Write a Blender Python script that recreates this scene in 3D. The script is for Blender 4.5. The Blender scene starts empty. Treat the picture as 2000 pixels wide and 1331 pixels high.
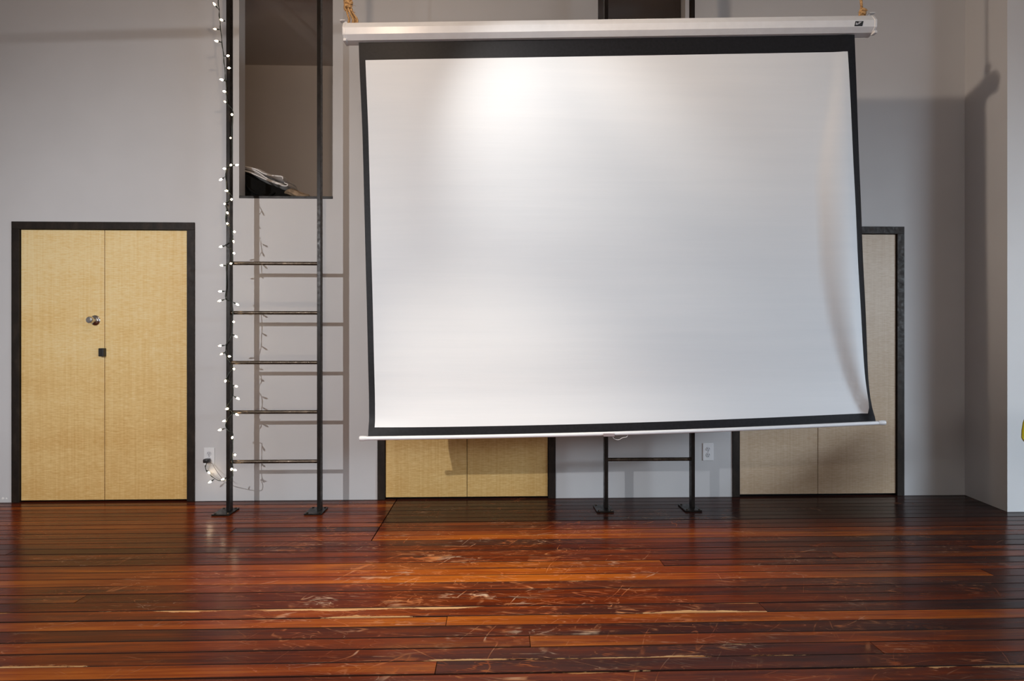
import bpy, bmesh, math, random
from mathutils import Vector, Matrix

random.seed(7)
SC = bpy.context.scene
COL = SC.collection
R = math.radians

# ------------------------------------------------------------------ camera
F = 1170.0                      # focal length in pixels of the 2000 x 1331 frame
H = 1.163                       # eye height
YAW = R(1.73)
SN, CS = math.sin(YAW), math.cos(YAW)
HZ = 668.0
cam = bpy.data.cameras.new('camera')
cam.sensor_width = 36.0
cam.lens = 36.0 * F / 2000.0
cam.shift_y = (HZ - 665.5) / 2000.0
cam.clip_start = 0.05
cam_o = bpy.data.objects.new('camera', cam)
COL.objects.link(cam_o)
cam_o.location = (0, 0, H)
cam_o.rotation_euler = (R(90), 0, -YAW)
SC.camera = cam_o

# ------------------------------------------------------------------ exposure, world, lights
SC.view_settings.view_transform = 'Standard'
SC.view_settings.look = 'None'
SC.view_settings.gamma = 1.0
SC.view_settings.use_curve_mapping = False
SC.view_settings.exposure = 0.0

W = bpy.data.worlds.new('world')
SC.world = W
W.use_nodes = True
W.node_tree.nodes['Background'].inputs[0].default_value = (0.62, 0.78, 1.0, 1)
W.node_tree.nodes['Background'].inputs[1].default_value = 0.3


def lamp(name, kind, loc, aim, power, color, **kw):
    l = bpy.data.lights.new(name, kind)
    l.energy = power
    l.color = color
    for k, v in kw.items():
        setattr(l, k, v)
    o = bpy.data.objects.new(name, l)
    COL.objects.link(o)
    o.location = loc
    o.rotation_euler = (Vector(aim) - Vector(loc)).to_track_quat('-Z', 'Y').to_euler()
    return o


KEY = (-2.94, -0.55, 2.50)
lamp('key_lamp', 'SPOT', KEY, (-1.85, 4.44, 0.28), 500, (0.95, 0.97, 1.0), spot_size=R(84), spot_blend=1.0, shadow_soft_size=0.025)
lamp('screen_spot', 'SPOT', (-0.35, 2.35, 3.65), (0.45, 3.61, 2.22), 125, (1.0, 0.98, 0.95), spot_size=R(54), spot_blend=1.0, shadow_soft_size=0.04)
lamp('floor_spot', 'SPOT', (-0.70, 2.20, 3.45), (0.0, 2.62, 0.0), 480, (1.0, 0.87, 0.72), spot_size=R(66), spot_blend=1.0, shadow_soft_size=0.05)
lamp('ceiling_lamp', 'POINT', (-0.80, 2.22, 3.45), (-0.60, 2.75, 0.0), 42, (1.0, 0.74, 0.52), shadow_soft_size=0.05)
lamp('side_spot', 'SPOT', (-0.95, 2.20, 3.38), (3.5, 4.1, 2.75), 205, (1.0, 0.84, 0.70), spot_size=R(52), spot_blend=1.0, shadow_soft_size=0.05)
lamp('rear_window_light', 'AREA', (-0.6, -5.95, 2.1), (-0.6, 4.4, 1.5), 95, (1.0, 0.91, 0.83), shape='RECTANGLE', size=6.0, size_y=2.4)  # added soft frontal fill, set at an unseen rear opening
lamp('right_window_light', 'AREA', (7.4, -0.75, 3.0), (3.6, 2.2, 1.2), 1150, (0.74, 0.87, 1.0), shape='RECTANGLE', size=4.5, size_y=2.6)

# ------------------------------------------------------------------ pixel helpers (used to derive real positions)
D = 4.44                        # distance of the back wall


def P(px, py, Y=D):
    u = (px - 1000.0) / F
    t = Y / (CS - u * SN)
    return Vector((t * (SN + u * CS), Y, H + (HZ - py) / F * t))


def PF(px, py):
    t = H * F / (py - HZ)
    u = (px - 1000.0) / F
    return Vector((t * (SN + u * CS), t * (CS - u * SN), 0.0))


# ------------------------------------------------------------------ materials
def nmat(name):
    m = bpy.data.materials.new(name)
    m.use_nodes = True
    nt = m.node_tree
    return m, nt, nt.nodes['Principled BSDF']


def N(nt, typ, **kw):
    n = nt.nodes.new(typ)
    for k, v in kw.items():
        setattr(n, k, v)
    return n


def setin(n, **kw):
    for k, v in kw.items():
        n.inputs[k.replace('_', ' ')].default_value = v


def mapping(nt, scale, src='Object', loc=(0, 0, 0), rot=(0, 0, 0)):
    tc = N(nt, 'ShaderNodeTexCoord')
    mp = N(nt, 'ShaderNodeMapping')
    mp.inputs['Scale'].default_value = scale
    mp.inputs['Location'].default_value = loc
    mp.inputs['Rotation'].default_value = rot
    nt.links.new(tc.outputs[src], mp.inputs['Vector'])
    return mp


def noise(nt, mp, scale, detail=3.0, rough=0.55, dist=0.0):
    n = N(nt, 'ShaderNodeTexNoise')
    nt.links.new(mp.outputs['Vector'], n.inputs['Vector'])
    setin(n, Scale=scale, Detail=detail, Roughness=rough, Distortion=dist)
    return n


def ramp(nt, src, stops, interp='LINEAR'):
    r = N(nt, 'ShaderNodeValToRGB')
    r.color_ramp.interpolation = interp
    e = r.color_ramp.elements
    while len(e) < len(stops):
        e.new(0.5)
    for el, (p, c) in zip(e, stops):
        el.position = p
        el.color = (c[0], c[1], c[2], 1) if not isinstance(c, (int, float)) else (c, c, c, 1)
    nt.links.new(src, r.inputs['Fac'])
    return r


def mix(nt, fac, a, b, blend='MIX'):
    m = N(nt, 'ShaderNodeMix', data_type='RGBA', blend_type=blend)
    for sock, v in ((m.inputs['Factor'], fac), (m.inputs['A'], a), (m.inputs['B'], b)):
        pass
    ins = {'f': m.inputs[0], 'a': m.inputs[6], 'b': m.inputs[7]}
    for k, v in (('f', fac), ('a', a), ('b', b)):
        if isinstance(v, (int, float)):
            ins[k].default_value = v
        elif isinstance(v, tuple):
            ins[k].default_value = (v[0], v[1], v[2], 1)
        else:
            nt.links.new(v, ins[k])
    return m.outputs[2]


def mth(nt, op, a, b=None, c=None, clamp=False):
    m = N(nt, 'ShaderNodeMath', operation=op)
    m.use_clamp = clamp
    for i, v in enumerate((a, b, c)):
        if v is None:
            continue
        if isinstance(v, (int, float)):
            m.inputs[i].default_value = v
        else:
            nt.links.new(v, m.inputs[i])
    return m.outputs[0]


def bump(nt, bsdf, src, strength, dist=0.002):
    b = N(nt, 'ShaderNodeBump')
    setin(b, Strength=strength, Distance=dist)
    nt.links.new(src, b.inputs['Height'])
    nt.links.new(b.outputs['Normal'], bsdf.inputs['Normal'])
    return b


def simple(name, col, rough=0.5, metal=0.0, var=0.12, vscale=18.0, bmp=0.0):
    """plain coloured surface with a little procedural mottling"""
    m, nt, b = nmat(name)
    n = noise(nt, mapping(nt, (1, 1, 1)), vscale, 4)
    lo = tuple(c * (1 - var) for c in col)
    hi = tuple(min(1, c * (1 + var)) for c in col)
    r = ramp(nt, n.outputs['Fac'], [(0.3, lo), (0.7, hi)])
    nt.links.new(r.outputs['Color'], b.inputs['Base Color'])
    setin(b, Roughness=rough, Metallic=metal)
    if bmp:
        bump(nt, b, n.outputs['Fac'], bmp)
    return m


def mat_wall(name, col):
    m, nt, b = nmat(name)
    n = noise(nt, mapping(nt, (1, 1, 1)), 1.3, 3)
    n2 = noise(nt, mapping(nt, (1, 1, 1)), 160, 2)
    r = ramp(nt, n.outputs['Fac'], [(0.3, tuple(c * 0.96 for c in col)), (0.7, tuple(c * 1.04 for c in col))])
    nt.links.new(r.outputs['Color'], b.inputs['Base Color'])
    setin(b, Roughness=0.62)
    bump(nt, b, n2.outputs['Fac'], 0.12, 0.001)
    return m


def mat_ply(name, dark, mid, light):
    """figured birch veneer: fine horizontal ripple, soft broad bands"""
    m, nt, b = nmat(name)
    fine = noise(nt, mapping(nt, (22, 22, 150)), 1.0, 4, 0.65, 0.35)
    fine2 = noise(nt, mapping(nt, (9, 9, 240)), 1.0, 2, 0.5, 0.2)
    vert = noise(nt, mapping(nt, (90, 90, 2.0)), 1.0, 2)
    band = noise(nt, mapping(nt, (0.8, 0.8, 3.2)), 1.0, 3)
    s = mth(nt, 'ADD', mth(nt, 'MULTIPLY', fine.outputs['Fac'], 0.42), mth(nt, 'MULTIPLY', vert.outputs['Fac'], 0.16))
    s = mth(nt, 'ADD', s, mth(nt, 'MULTIPLY', band.outputs['Fac'], 0.27))
    s = mth(nt, 'ADD', s, mth(nt, 'MULTIPLY', fine2.outputs['Fac'], 0.15))
    # painted light: paler sheen towards the top, amber floor bounce below
    sp = N(nt, 'ShaderNodeSeparateXYZ')
    nt.links.new(N(nt, 'ShaderNodeTexCoord').outputs['Object'], sp.inputs[0])
    s = mth(nt, 'ADD', s, mth(nt, 'MULTIPLY', mth(nt, 'SUBTRACT', sp.outputs[2], 1.0), 0.085))
    r = ramp(nt, s, [(0.36, dark), (0.50, mid), (0.62, light)])
    nt.links.new(r.outputs['Color'], b.inputs['Base Color'])
    setin(b, Roughness=0.36)
    b.inputs['Specular IOR Level'].default_value = 0.22
    bump(nt, b, fine.outputs['Fac'], 0.10, 0.001)
    return m


def mat_steel(name, col=(0.035, 0.026, 0.02), rough=0.38, metal=0.55):
    m, nt, b = nmat(name)
    n = noise(nt, mapping(nt, (6, 6, 2.5)), 3.0, 5, 0.65)
    n2 = noise(nt, mapping(nt, (1, 1, 1)), 45, 3)
    r = ramp(nt, n.outputs['Fac'], [(0.35, tuple(c * 0.6 for c in col)), (0.55, col), (0.72, tuple(c * 1.9 for c in col))])
    nt.links.new(r.outputs['Color'], b.inputs['Base Color'])
    rr = ramp(nt, n2.outputs['Fac'], [(0.3, rough - 0.1), (0.7, rough + 0.12)])
    nt.links.new(rr.outputs['Color'], b.inputs['Roughness'])
    setin(b, Metallic=metal)
    b.inputs['Specular IOR Level'].default_value = 0.3
    return m


def mat_emit(name, col, strength):
    m, nt, b = nmat(name)
    setin(b, Roughness=0.2)
    b.inputs['Base Color'].default_value = (0.9, 0.85, 0.75, 1)
    b.inputs['Emission Color'].default_value = (*col, 1)
    b.inputs['Emission Strength'].default_value = strength
    return m


def mat_floor():
    """varnished mahogany boards; each board's own wear comes from its object colour (edge wear, grime and painted shade, tone)"""
    m, nt, b = nmat('worn_mahogany_plank')
    L = nt.links
    info = N(nt, 'ShaderNodeObjectInfo')
    rnd = info.outputs['Random']
    oc = N(nt, 'ShaderNodeSeparateColor')
    L.new(info.outputs['Color'], oc.inputs[0])
    o_edge, o_grime, o_tone = oc.outputs[0], oc.outputs[1], oc.outputs[2]  # o_grime also carries the screen's painted floor shadow
    comb = N(nt, 'ShaderNodeCombineXYZ')
    L.new(mth(nt, 'MULTIPLY', rnd, 37.0), comb.inputs[2])
    L.new(mth(nt, 'MULTIPLY', rnd, 11.0), comb.inputs[0])

    def mp2(scale, rot=0.0, own=True):
        # rotate first, then stretch, so that long marks can lie at an angle
        mp = mapping(nt, (1, 1, 1), rot=(0, 0, rot))
        sc = N(nt, 'ShaderNodeVectorMath', operation='MULTIPLY')
        L.new(mp.outputs['Vector'], sc.inputs[0])
        sc.inputs[1].default_value = scale
        if not own:
            return sc
        va = N(nt, 'ShaderNodeVectorMath', operation='ADD')
        L.new(sc.outputs['Vector'], va.inputs[0])
        L.new(comb.outputs[0], va.inputs[1])
        return va

    grain = noise(nt, mp2((1.6, 75, 1)), 1.0, 5, 0.6, 0.3)
    streak = noise(nt, mp2((1.0, 16, 1)), 1.0, 5, 0.65)
    big = noise(nt, mp2((0.9, 1.6, 1), own=False), 1.0, 3, 0.5)
    f = mth(nt, 'MULTIPLY', o_tone, 0.20)
    f = mth(nt, 'ADD', f, 0.045)
    f = mth(nt, 'ADD', f, mth(nt, 'MULTIPLY', grain.outputs['Fac'], 0.26))
    f = mth(nt, 'ADD', f, mth(nt, 'MULTIPLY', streak.outputs['Fac'], 0.42))
    f = mth(nt, 'ADD', f, mth(nt, 'MULTIPLY', big.outputs['Fac'], 0.20))
    # worn zone where people walk, in front of the screen
    tcw = N(nt, 'ShaderNodeTexCoord')
    sep = N(nt, 'ShaderNodeSeparateXYZ')
    L.new(tcw.outputs['Object'], sep.inputs[0])
    dx = mth(nt, 'DIVIDE', mth(nt, 'ADD', sep.outputs[0], -0.02), 1.15)
    dy = mth(nt, 'DIVIDE', mth(nt, 'SUBTRACT', sep.outputs[1], 2.9), 1.3)
    d2 = mth(nt, 'ADD', mth(nt, 'MULTIPLY', dx, dx), mth(nt, 'MULTIPLY', dy, dy))
    worn = mth(nt, 'POWER', 2.718, mth(nt, 'MULTIPLY', d2, -1.0))
    f = mth(nt, 'ADD', f, mth(nt, 'MULTIPLY', worn, 0.07))
    base = ramp(nt, f, [(0.40, (0.022, 0.0058, 0.0038)), (0.54, (0.080, 0.0135, 0.0044)),
                        (0.67, (0.185, 0.033, 0.0060)), (0.84, (0.42, 0.118, 0.012))])
    col = base.outputs['Color']
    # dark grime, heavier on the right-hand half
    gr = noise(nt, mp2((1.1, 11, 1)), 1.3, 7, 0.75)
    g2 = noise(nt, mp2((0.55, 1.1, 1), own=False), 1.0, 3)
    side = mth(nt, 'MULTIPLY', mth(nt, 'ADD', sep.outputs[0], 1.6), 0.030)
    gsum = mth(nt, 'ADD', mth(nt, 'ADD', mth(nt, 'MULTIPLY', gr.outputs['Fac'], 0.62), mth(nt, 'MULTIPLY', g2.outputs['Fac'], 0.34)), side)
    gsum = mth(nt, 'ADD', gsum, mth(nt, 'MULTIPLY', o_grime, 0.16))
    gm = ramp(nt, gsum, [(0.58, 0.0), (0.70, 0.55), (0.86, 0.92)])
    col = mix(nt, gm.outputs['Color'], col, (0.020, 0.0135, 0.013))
    # scratches: thin contours of smooth noise, lying in several directions, broken up
    wm = noise(nt, mp2((0.9, 1.4, 1), own=False), 1.6, 4, 0.6)
    wmask = ramp(nt, mth(nt, 'ADD', mth(nt, 'MULTIPLY', wm.outputs['Fac'], 0.75), mth(nt, 'MULTIPLY', worn, 0.20)), [(0.38, 0.0), (0.58, 1.0)])
    tot = None
    for sc, rot, wdt, dt in (((1.5, 15, 1), 0.06, 0.020, 1.2), ((1.3, 9, 1), 0.42, 0.009, 1.0), ((1.2, 7, 1), -0.34, 0.008, 1.0),
                             ((7.0, 1.3, 1), 0.55, 0.008, 1.0), ((7, 20, 1), 0.25, 0.013, 2.0), ((4.0, 30, 1), 0.2, 0.022, 2.0)):
        sn = noise(nt, mp2(sc, rot, False), 1.0, dt, 0.5, 0.15)
        a = mth(nt, 'ABSOLUTE', mth(nt, 'SUBTRACT', sn.outputs['Fac'], 0.5))
        line = mth(nt, 'SUBTRACT', 1.0, mth(nt, 'DIVIDE', a, wdt), clamp=True)
        bk = noise(nt, mp2((2.3 + 3 * wdt * 100, 5, 1), rot + 0.7, False), 1.0, 3, 0.6)
        bkm = ramp(nt, bk.outputs['Fac'], [(0.50, 0.0), (0.62, 1.0)])
        line = mth(nt, 'MULTIPLY', line, bkm.outputs['Color'])
        tot = line if tot is None else mth(nt, 'MAXIMUM', tot, line)
    sm = mth(nt, 'MULTIPLY', tot, wmask.outputs['Color'])
    hue = noise(nt, mp2((3, 9, 1), own=False), 1.0, 2)
    sc_col = ramp(nt, hue.outputs['Fac'], [(0.40, (0.40, 0.095, 0.025)), (0.55, (0.50, 0.20, 0.075)), (0.66, (0.56, 0.42, 0.30))])
    col = mix(nt, mth(nt, 'MULTIPLY', sm, 0.85), col, sc_col.outputs['Color'])
    # flaked specks
    sp = noise(nt, mp2((20, 70, 1)), 1.0, 5, 0.75)
    spm = ramp(nt, sp.outputs['Fac'], [(0.66, 0.0), (0.70, 1.0)])
    spk = mth(nt, 'MULTIPLY', spm.outputs['Color'], mth(nt, 'ADD', mth(nt, 'MULTIPLY', wmask.outputs['Color'], 0.6), 0.25))
    col = mix(nt, mth(nt, 'MULTIPLY', spk, 0.7), col, sc_col.outputs['Color'])
    # board edges: dirt in the joints, and splintered pale wood here and there
    tg = N(nt, 'ShaderNodeTexCoord')
    sg = N(nt, 'ShaderNodeSeparateXYZ')
    L.new(tg.outputs['Generated'], sg.inputs[0])
    ed = mth(nt, 'SUBTRACT', 0.5, mth(nt, 'ABSOLUTE', mth(nt, 'SUBTRACT', sg.outputs[1], 0.5)))   # 0 at the edges
    dn = noise(nt, mp2((1.4, 4, 1)), 1.0, 4, 0.6)
    dirt = mth(nt, 'MULTIPLY', mth(nt, 'SUBTRACT', mth(nt, 'MULTIPLY', dn.outputs['Fac'], 0.11), ed), 30.0, clamp=True)
    col = mix(nt, mth(nt, 'MULTIPLY', dirt, 0.85), col, (0.010, 0.006, 0.005))
    half = mth(nt, 'MULTIPLY', mth(nt, 'GREATER_THAN', sg.outputs[1], 0.5), 9.3)     # the two edges wear differently
    cz = N(nt, 'ShaderNodeCombineXYZ')
    L.new(half, cz.inputs[2])

    def edge_noise(scale, detail, rough):
        va = N(nt, 'ShaderNodeVectorMath', operation='ADD')
        L.new(mp2(scale).outputs[0], va.inputs[0])
        L.new(cz.outputs[0], va.inputs[1])
        return noise(nt, va_vec(va), 1.0, detail, rough, 0.4)

    class va_vec:
        def __init__(self, n):
            self.outputs = n.outputs
    en = edge_noise((2.2, 16, 1), 8, 0.78)
    el = edge_noise((0.75, 0.5, 1), 3, 0.6)
    elr = ramp(nt, el.outputs['Fac'], [(0.40, -0.35), (0.66, 1.0)])
    ef = mth(nt, 'ADD', mth(nt, 'MULTIPLY', en.outputs['Fac'], 0.75), mth(nt, 'MULTIPLY', elr.outputs['Color'], mth(nt, 'ADD', mth(nt, 'MULTIPLY', o_edge, 0.42), 0.05)))
    reach = ramp(nt, ef, [(0.58, 0.0), (0.78, 0.34)])
    em = mth(nt, 'MULTIPLY', mth(nt, 'SUBTRACT', reach.outputs['Color'], ed), 22.0, clamp=True)
    pale = ramp(nt, grain.outputs['Fac'], [(0.42, (0.36, 0.15, 0.045)), (0.58, (0.62, 0.40, 0.20))])
    col = mix(nt, mth(nt, 'MULTIPLY', em, 0.9), col, pale.outputs['Color'])
    L.new(col, b.inputs['Base Color'])
    # varnish
    rn = noise(nt, mp2((3, 30, 1), own=False), 1.0, 4)
    marks = mth(nt, 'MAXIMUM', mth(nt, 'MAXIMUM', em, dirt), sm)
    rr = mth(nt, 'ADD', mth(nt, 'MULTIPLY', rn.outputs['Fac'], 0.16), 0.12)
    rr = mth(nt, 'ADD', rr, mth(nt, 'MULTIPLY', marks, 0.35))
    L.new(rr, b.inputs['Roughness'])
    setin(b, IOR=1.17)
    b.inputs['Specular IOR Level'].default_value = 0.45
    hgt = mth(nt, 'ADD', mth(nt, 'MULTIPLY', grain.outputs['Fac'], 0.25), mth(nt, 'MULTIPLY', streak.outputs['Fac'], 0.8))
    hgt = mth(nt, 'SUBTRACT', hgt, mth(nt, 'MULTIPLY', marks, 0.45))
    bump(nt, b, hgt, 0.22, 0.004)
    return m


def mat_screen():
    m, nt, b = nmat('white_screen_vinyl')
    n = noise(nt, mapping(nt, (0.9, 1, 16)), 1.0, 4, 0.55)
    n2 = noise(nt, mapping(nt, (1.2, 1, 45)), 1.0, 2)
    r = ramp(nt, n.outputs['Fac'], [(0.3, (0.70, 0.725, 0.75)), (0.7, (0.73, 0.75, 0.77))])
    nt.links.new(r.outputs['Color'], b.inputs['Base Color'])
    setin(b, Roughness=0.55)
    b.inputs['Specular IOR Level'].default_value = 0.3
    bump(nt, b, mth(nt, 'ADD', n.outputs['Fac'], mth(nt, 'MULTIPLY', n2.outputs['Fac'], 0.35)), 0.10, 0.010)
    return m


M = dict(
    wall=mat_wall('grey_wall_paint', (0.535, 0.527, 0.53)),
    wall_white=mat_wall('white_wall_paint', (0.72, 0.72, 0.72)),
    loft=mat_wall('loft_wall_paint', (0.72, 0.65, 0.60)),
    ceiling=mat_wall('ceiling_paint', (0.55, 0.53, 0.50)),
    ply=mat_ply('birch_veneer', (0.62, 0.37, 0.125), (0.76, 0.53, 0.225), (0.82, 0.65, 0.35)),
    ply_sheen=mat_ply('pale_veneer', (0.48, 0.35, 0.23), (0.58, 0.455, 0.33), (0.66, 0.55, 0.43)),  # same birch, with the daylight sheen painted in as greyer colour
    steel=mat_steel('blackened_steel', (0.013, 0.0095, 0.0075), 0.38, 0.3),
    steel_frame=mat_steel('dark_steel_frame', (0.020, 0.0135, 0.0095), 0.5, 0.2),
    rung=mat_steel('bare_steel_tube', (0.085, 0.065, 0.048), 0.33, 0.75),
    chrome=simple('satin_chrome', (0.62, 0.60, 0.58), 0.2, 1.0, 0.04),
    black=simple('black_plastic', (0.012, 0.011, 0.011), 0.4),
    white_plastic=simple('white_plastic', (0.72, 0.72, 0.73), 0.35, 0, 0.03),
    white_paint=simple('white_enamel', (0.76, 0.77, 0.79), 0.32, 0, 0.03),
    slot=simple('socket_slot', (0.06, 0.055, 0.06), 0.5),
    socket_face=simple('socket_face', (0.60, 0.60, 0.62), 0.35, 0, 0.03),
    screen=mat_screen(),
    border=simple('black_screen_border', (0.011, 0.011, 0.013), 0.50, 0, 0.25, 60, 0.15),
    rope=simple('manila_rope', (0.50, 0.30, 0.13), 0.85, 0, 0.45, 120, 0.4),
    wire=simple('dark_green_wire', (0.018, 0.026, 0.02), 0.5),
    bulb=mat_emit('fairy_bulb_glow', (1.0, 0.78, 0.50), 26.0),
    bulb_dim=mat_emit('fairy_bulb_dim', (1.0, 0.78, 0.52), 3.0),
    floor=mat_floor(),
    under=simple('floor_gap_dark', (0.008, 0.006, 0.005), 0.9),
    blanket=simple('grey_wool', (0.66, 0.63, 0.61), 0.9, 0, 0.12, 70, 0.3),
    tan=simple('tan_cloth', (0.22, 0.155, 0.10), 0.9, 0, 0.45, 30, 0.3),
    bag=simple('black_nylon', (0.006, 0.0055, 0.005), 0.9, 0, 0.2, 60, 0.2),
    yellow=simple('yellow_shell_plastic', (0.46, 0.36, 0.012), 0.35, 0, 0.04),
    wood_leg=simple('beech_leg', (0.45, 0.28, 0.14), 0.5),
    chip=simple('bare_plaster', (0.78, 0.75, 0.72), 0.8),
    tag=simple('grey_grip', (0.27, 0.22, 0.225), 0.6),
)

for k_, v_ in (('border', 0.2), ('bag', 0.1), ('blanket', 0.2), ('tan', 0.2)):
    M[k_].node_tree.nodes['Principled BSDF'].inputs['Specular IOR Level'].default_value = v_

# ------------------------------------------------------------------ mesh helpers


def obj(name, bm, mat, parent=None, smooth=None, sub=0):
    """link a bmesh given in world coordinates as one mesh object"""
    bmesh.ops.recalc_face_normals(bm, faces=bm.faces)
    me = bpy.data.meshes.new(name)
    off = Vector((0, 0, 0))
    if parent is not None:
        p = parent
        while p is not None:
            off += Vector(p.location)
            p = p.parent
        bmesh.ops.translate(bm, verts=bm.verts, vec=-off)
    bm.to_mesh(me)
    bm.free()
    mats = mat if isinstance(mat, (list, tuple)) else [mat]
    for mm in mats:
        me.materials.append(mm)
    if smooth is not None:
        for p in me.polygons:
            p.use_smooth = True
        me.set_sharp_from_angle(angle=R(smooth))
    o = bpy.data.objects.new(name, me)
    COL.objects.link(o)
    if parent is not None:
        o.parent = parent
    if sub:
        md = o.modifiers.new('sub', 'SUBSURF')
        md.levels = md.render_levels = sub
    return o


def thing(name, label, cat, loc=(0, 0, 0), group=None):
    o = bpy.data.objects.new(name, None)
    COL.objects.link(o)
    o.location = loc
    o.empty_display_size = 0.1
    o['label'] = label
    o['category'] = cat
    if group:
        o['group'] = group
    return o


def structure(o, label=None, cat=None):
    o['kind'] = 'structure'
    if label:
        o['label'] = label
    if cat:
        o['category'] = cat
    return o


def box(bm, x0, x1, y0, y1, z0, z1, bev=0.0, seg=1):
    vs = [bm.verts.new((x, y, z)) for x in (x0, x1) for y in (y0, y1) for z in (z0, z1)]
    fs = [bm.faces.new([vs[i] for i in q]) for q in ((0, 1, 3, 2), (4, 6, 7, 5), (0, 4, 5, 1), (2, 3, 7, 6), (0, 2, 6, 4), (1, 5, 7, 3))]
    if bev:
        es = set(e for f in fs for e in f.edges)
        bmesh.ops.bevel(bm, geom=list(es), offset=bev, segments=seg, affect='EDGES', profile=0.5)
    return bm


def nb(*a, **k):
    bm = bmesh.new()
    return box(bm, *a, **k)


def frame_vecs(d):
    d = d.normalized()
    a = Vector((0, 0, 1)) if abs(d.z) < 0.9 else Vector((1, 0, 0))
    u = d.cross(a).normalized()
    return u, d.cross(u).normalized()


def tube(bm, pts, r, n=8, cap=True):
    """swept tube; r is a radius or a list of radii"""
    pts = [Vector(p) for p in pts]
    rs = r if isinstance(r, (list, tuple)) else [r] * len(pts)
    u = None
    rings = []
    for i, p in enumerate(pts):
        d = (pts[min(i + 1, len(pts) - 1)] - pts[max(i - 1, 0)])
        if d.length < 1e-9:
            d = Vector((0, 0, 1))
        d.normalize()
        if u is None:
            u, _ = frame_vecs(d)
        u = (u - d * u.dot(d))
        if u.length < 1e-6:
            u, _ = frame_vecs(d)
        u.normalize()
        v = d.cross(u)
        rings.append([bm.verts.new(p + (u * math.cos(a) + v * math.sin(a)) * rs[i]) for a in [2 * math.pi * k / n for k in range(n)]])
    for a, b in zip(rings, rings[1:]):
        for k in range(n):
            bm.faces.new((a[k], a[(k + 1) % n], b[(k + 1) % n], b[k]))
    if cap:
        bm.faces.new(list(reversed(rings[0])))
        bm.faces.new(rings[-1])
    return bm


def lathe(bm, origin, axis, prof, n=20):
    """prof: (distance along axis, radius) pairs"""
    o, d = Vector(origin), Vector(axis).normalized()
    return tube(bm, [o + d * a for a, _ in prof], [max(r, 1e-4) for _, r in prof], n)


def prism(bm, poly, fwd):
    """poly: list of Vector, extruded along vector fwd"""
    a = [bm.verts.new(p) for p in poly]
    b = [bm.verts.new(p + fwd) for p in poly]
    n = len(poly)
    for k in range(n):
        bm.faces.new((a[k], a[(k + 1) % n], b[(k + 1) % n], b[k]))
    bm.faces.new(list(reversed(a)))
    bm.faces.new(b)
    return bm


def smooth_path(pts, n=6):
    """Catmull-Rom through pts"""
    pts = [Vector(p) for p in pts]
    out = []
    for i in range(len(pts) - 1):
        p0, p1, p2, p3 = pts[max(i - 1, 0)], pts[i], pts[i + 1], pts[min(i + 2, len(pts) - 1)]
        for k in range(n):
            t = k / n
            out.append(0.5 * ((2 * p1) + (p2 - p0) * t + (2 * p0 - 5 * p1 + 4 * p2 - p3) * t * t + (3 * p1 - p0 - 3 * p2 + p3) * t ** 3))
    out.append(pts[-1])
    return out


def wall_grid(bm, x0, x1, z0, z1, y0, y1, holes):
    """upright wall between y0 (room side) and y1 with rectangular holes (hx0,hx1,hz0,hz1)"""
    xs = sorted({x0, x1} | {h for q in holes for h in q[:2]})
    zs = sorted({z0, z1} | {min(max(h, z0), z1) for q in holes for h in q[2:]})
    solid = {}
    for i in range(len(xs) - 1):
        for j in range(len(zs) - 1):
            cx, cz = (xs[i] + xs[i + 1]) / 2, (zs[j] + zs[j + 1]) / 2
            solid[i, j] = not any(h[0] < cx < h[1] and h[2] < cz < h[3] for h in holes)
    vd = {}

    def v(i, j, k):
        if (i, j, k) not in vd:
            vd[i, j, k] = bm.verts.new((xs[i], y1 if k else y0, zs[j]))
        return vd[i, j, k]
    for (i, j), s in solid.items():
        if not s:
            continue
        bm.faces.new((v(i, j, 0), v(i + 1, j, 0), v(i + 1, j + 1, 0), v(i, j + 1, 0)))
        bm.faces.new((v(i, j, 1), v(i, j + 1, 1), v(i + 1, j + 1, 1), v(i + 1, j, 1)))
        for di, dj, a, b_ in ((-1, 0, (i, j), (i, j + 1)), (1, 0, (i + 1, j), (i + 1, j + 1)), (0, -1, (i, j), (i + 1, j)), (0, 1, (i, j + 1), (i + 1, j + 1))):
            if not solid.get((i + di, j + dj), False):
                bm.faces.new((v(*a, 0), v(*b_, 0), v(*b_, 1), v(*a, 1)))
    return bm


# ------------------------------------------------------------------ the setting
XL, XR, YR, ZC = -4.75, 5.9, -6.0, 4.45
WT = 0.105                                    # thickness of the back wall
YB = 5.84                                     # back of the loft and closets

DOORS = [(P(24, HZ).x, P(381, HZ).x), (P(737.5, HZ).x, P(1085, HZ).x), (P(1430, HZ).x, P(1765, HZ).x)]
ZDO, ZDI = 2.033, 1.978                       # outer and inner top of the door frames
FW = 0.055
LOFT_Z = P(560, 387).z
L1 = (P(467, HZ).x, P(650, HZ).x)
L2 = (P(1168, HZ).x, P(1338.5, HZ).x)
holes = [(a + 0.012, b - 0.012, -1, ZDO - 0.012) for a, b in DOORS]
holes += [(L1[0], L1[1], LOFT_Z, 3.78), (L2[0], L2[1], LOFT_Z, 3.78)]
bm = bmesh.new()
wall_grid(bm, XL, XR, 0.0, ZC, D, D + WT, holes)
wb = structure(obj('wall_back', bm, M['wall']), 'grey painted back wall with three doors and two loft openings', 'wall')

# two flecks of bare plaster low on the wall by the left door
bm = bmesh.new()
for px, w in ((6.0, 3.6), (12.6, 2.4)):
    c = P(px, 974.0)
    poly = []
    for k in range(7):
        a = 2 * math.pi * k / 7
        rr = w / 270 * random.uniform(0.6, 1.1)
        poly.append(Vector((c.x + rr * math.cos(a), D - 0.0015, c.z + 0.75 * rr * math.sin(a))))
    prism(bm, poly, Vector((0, 0.003, 0)))
obj('plaster_chip', bm, M['chip'], wb)

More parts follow.
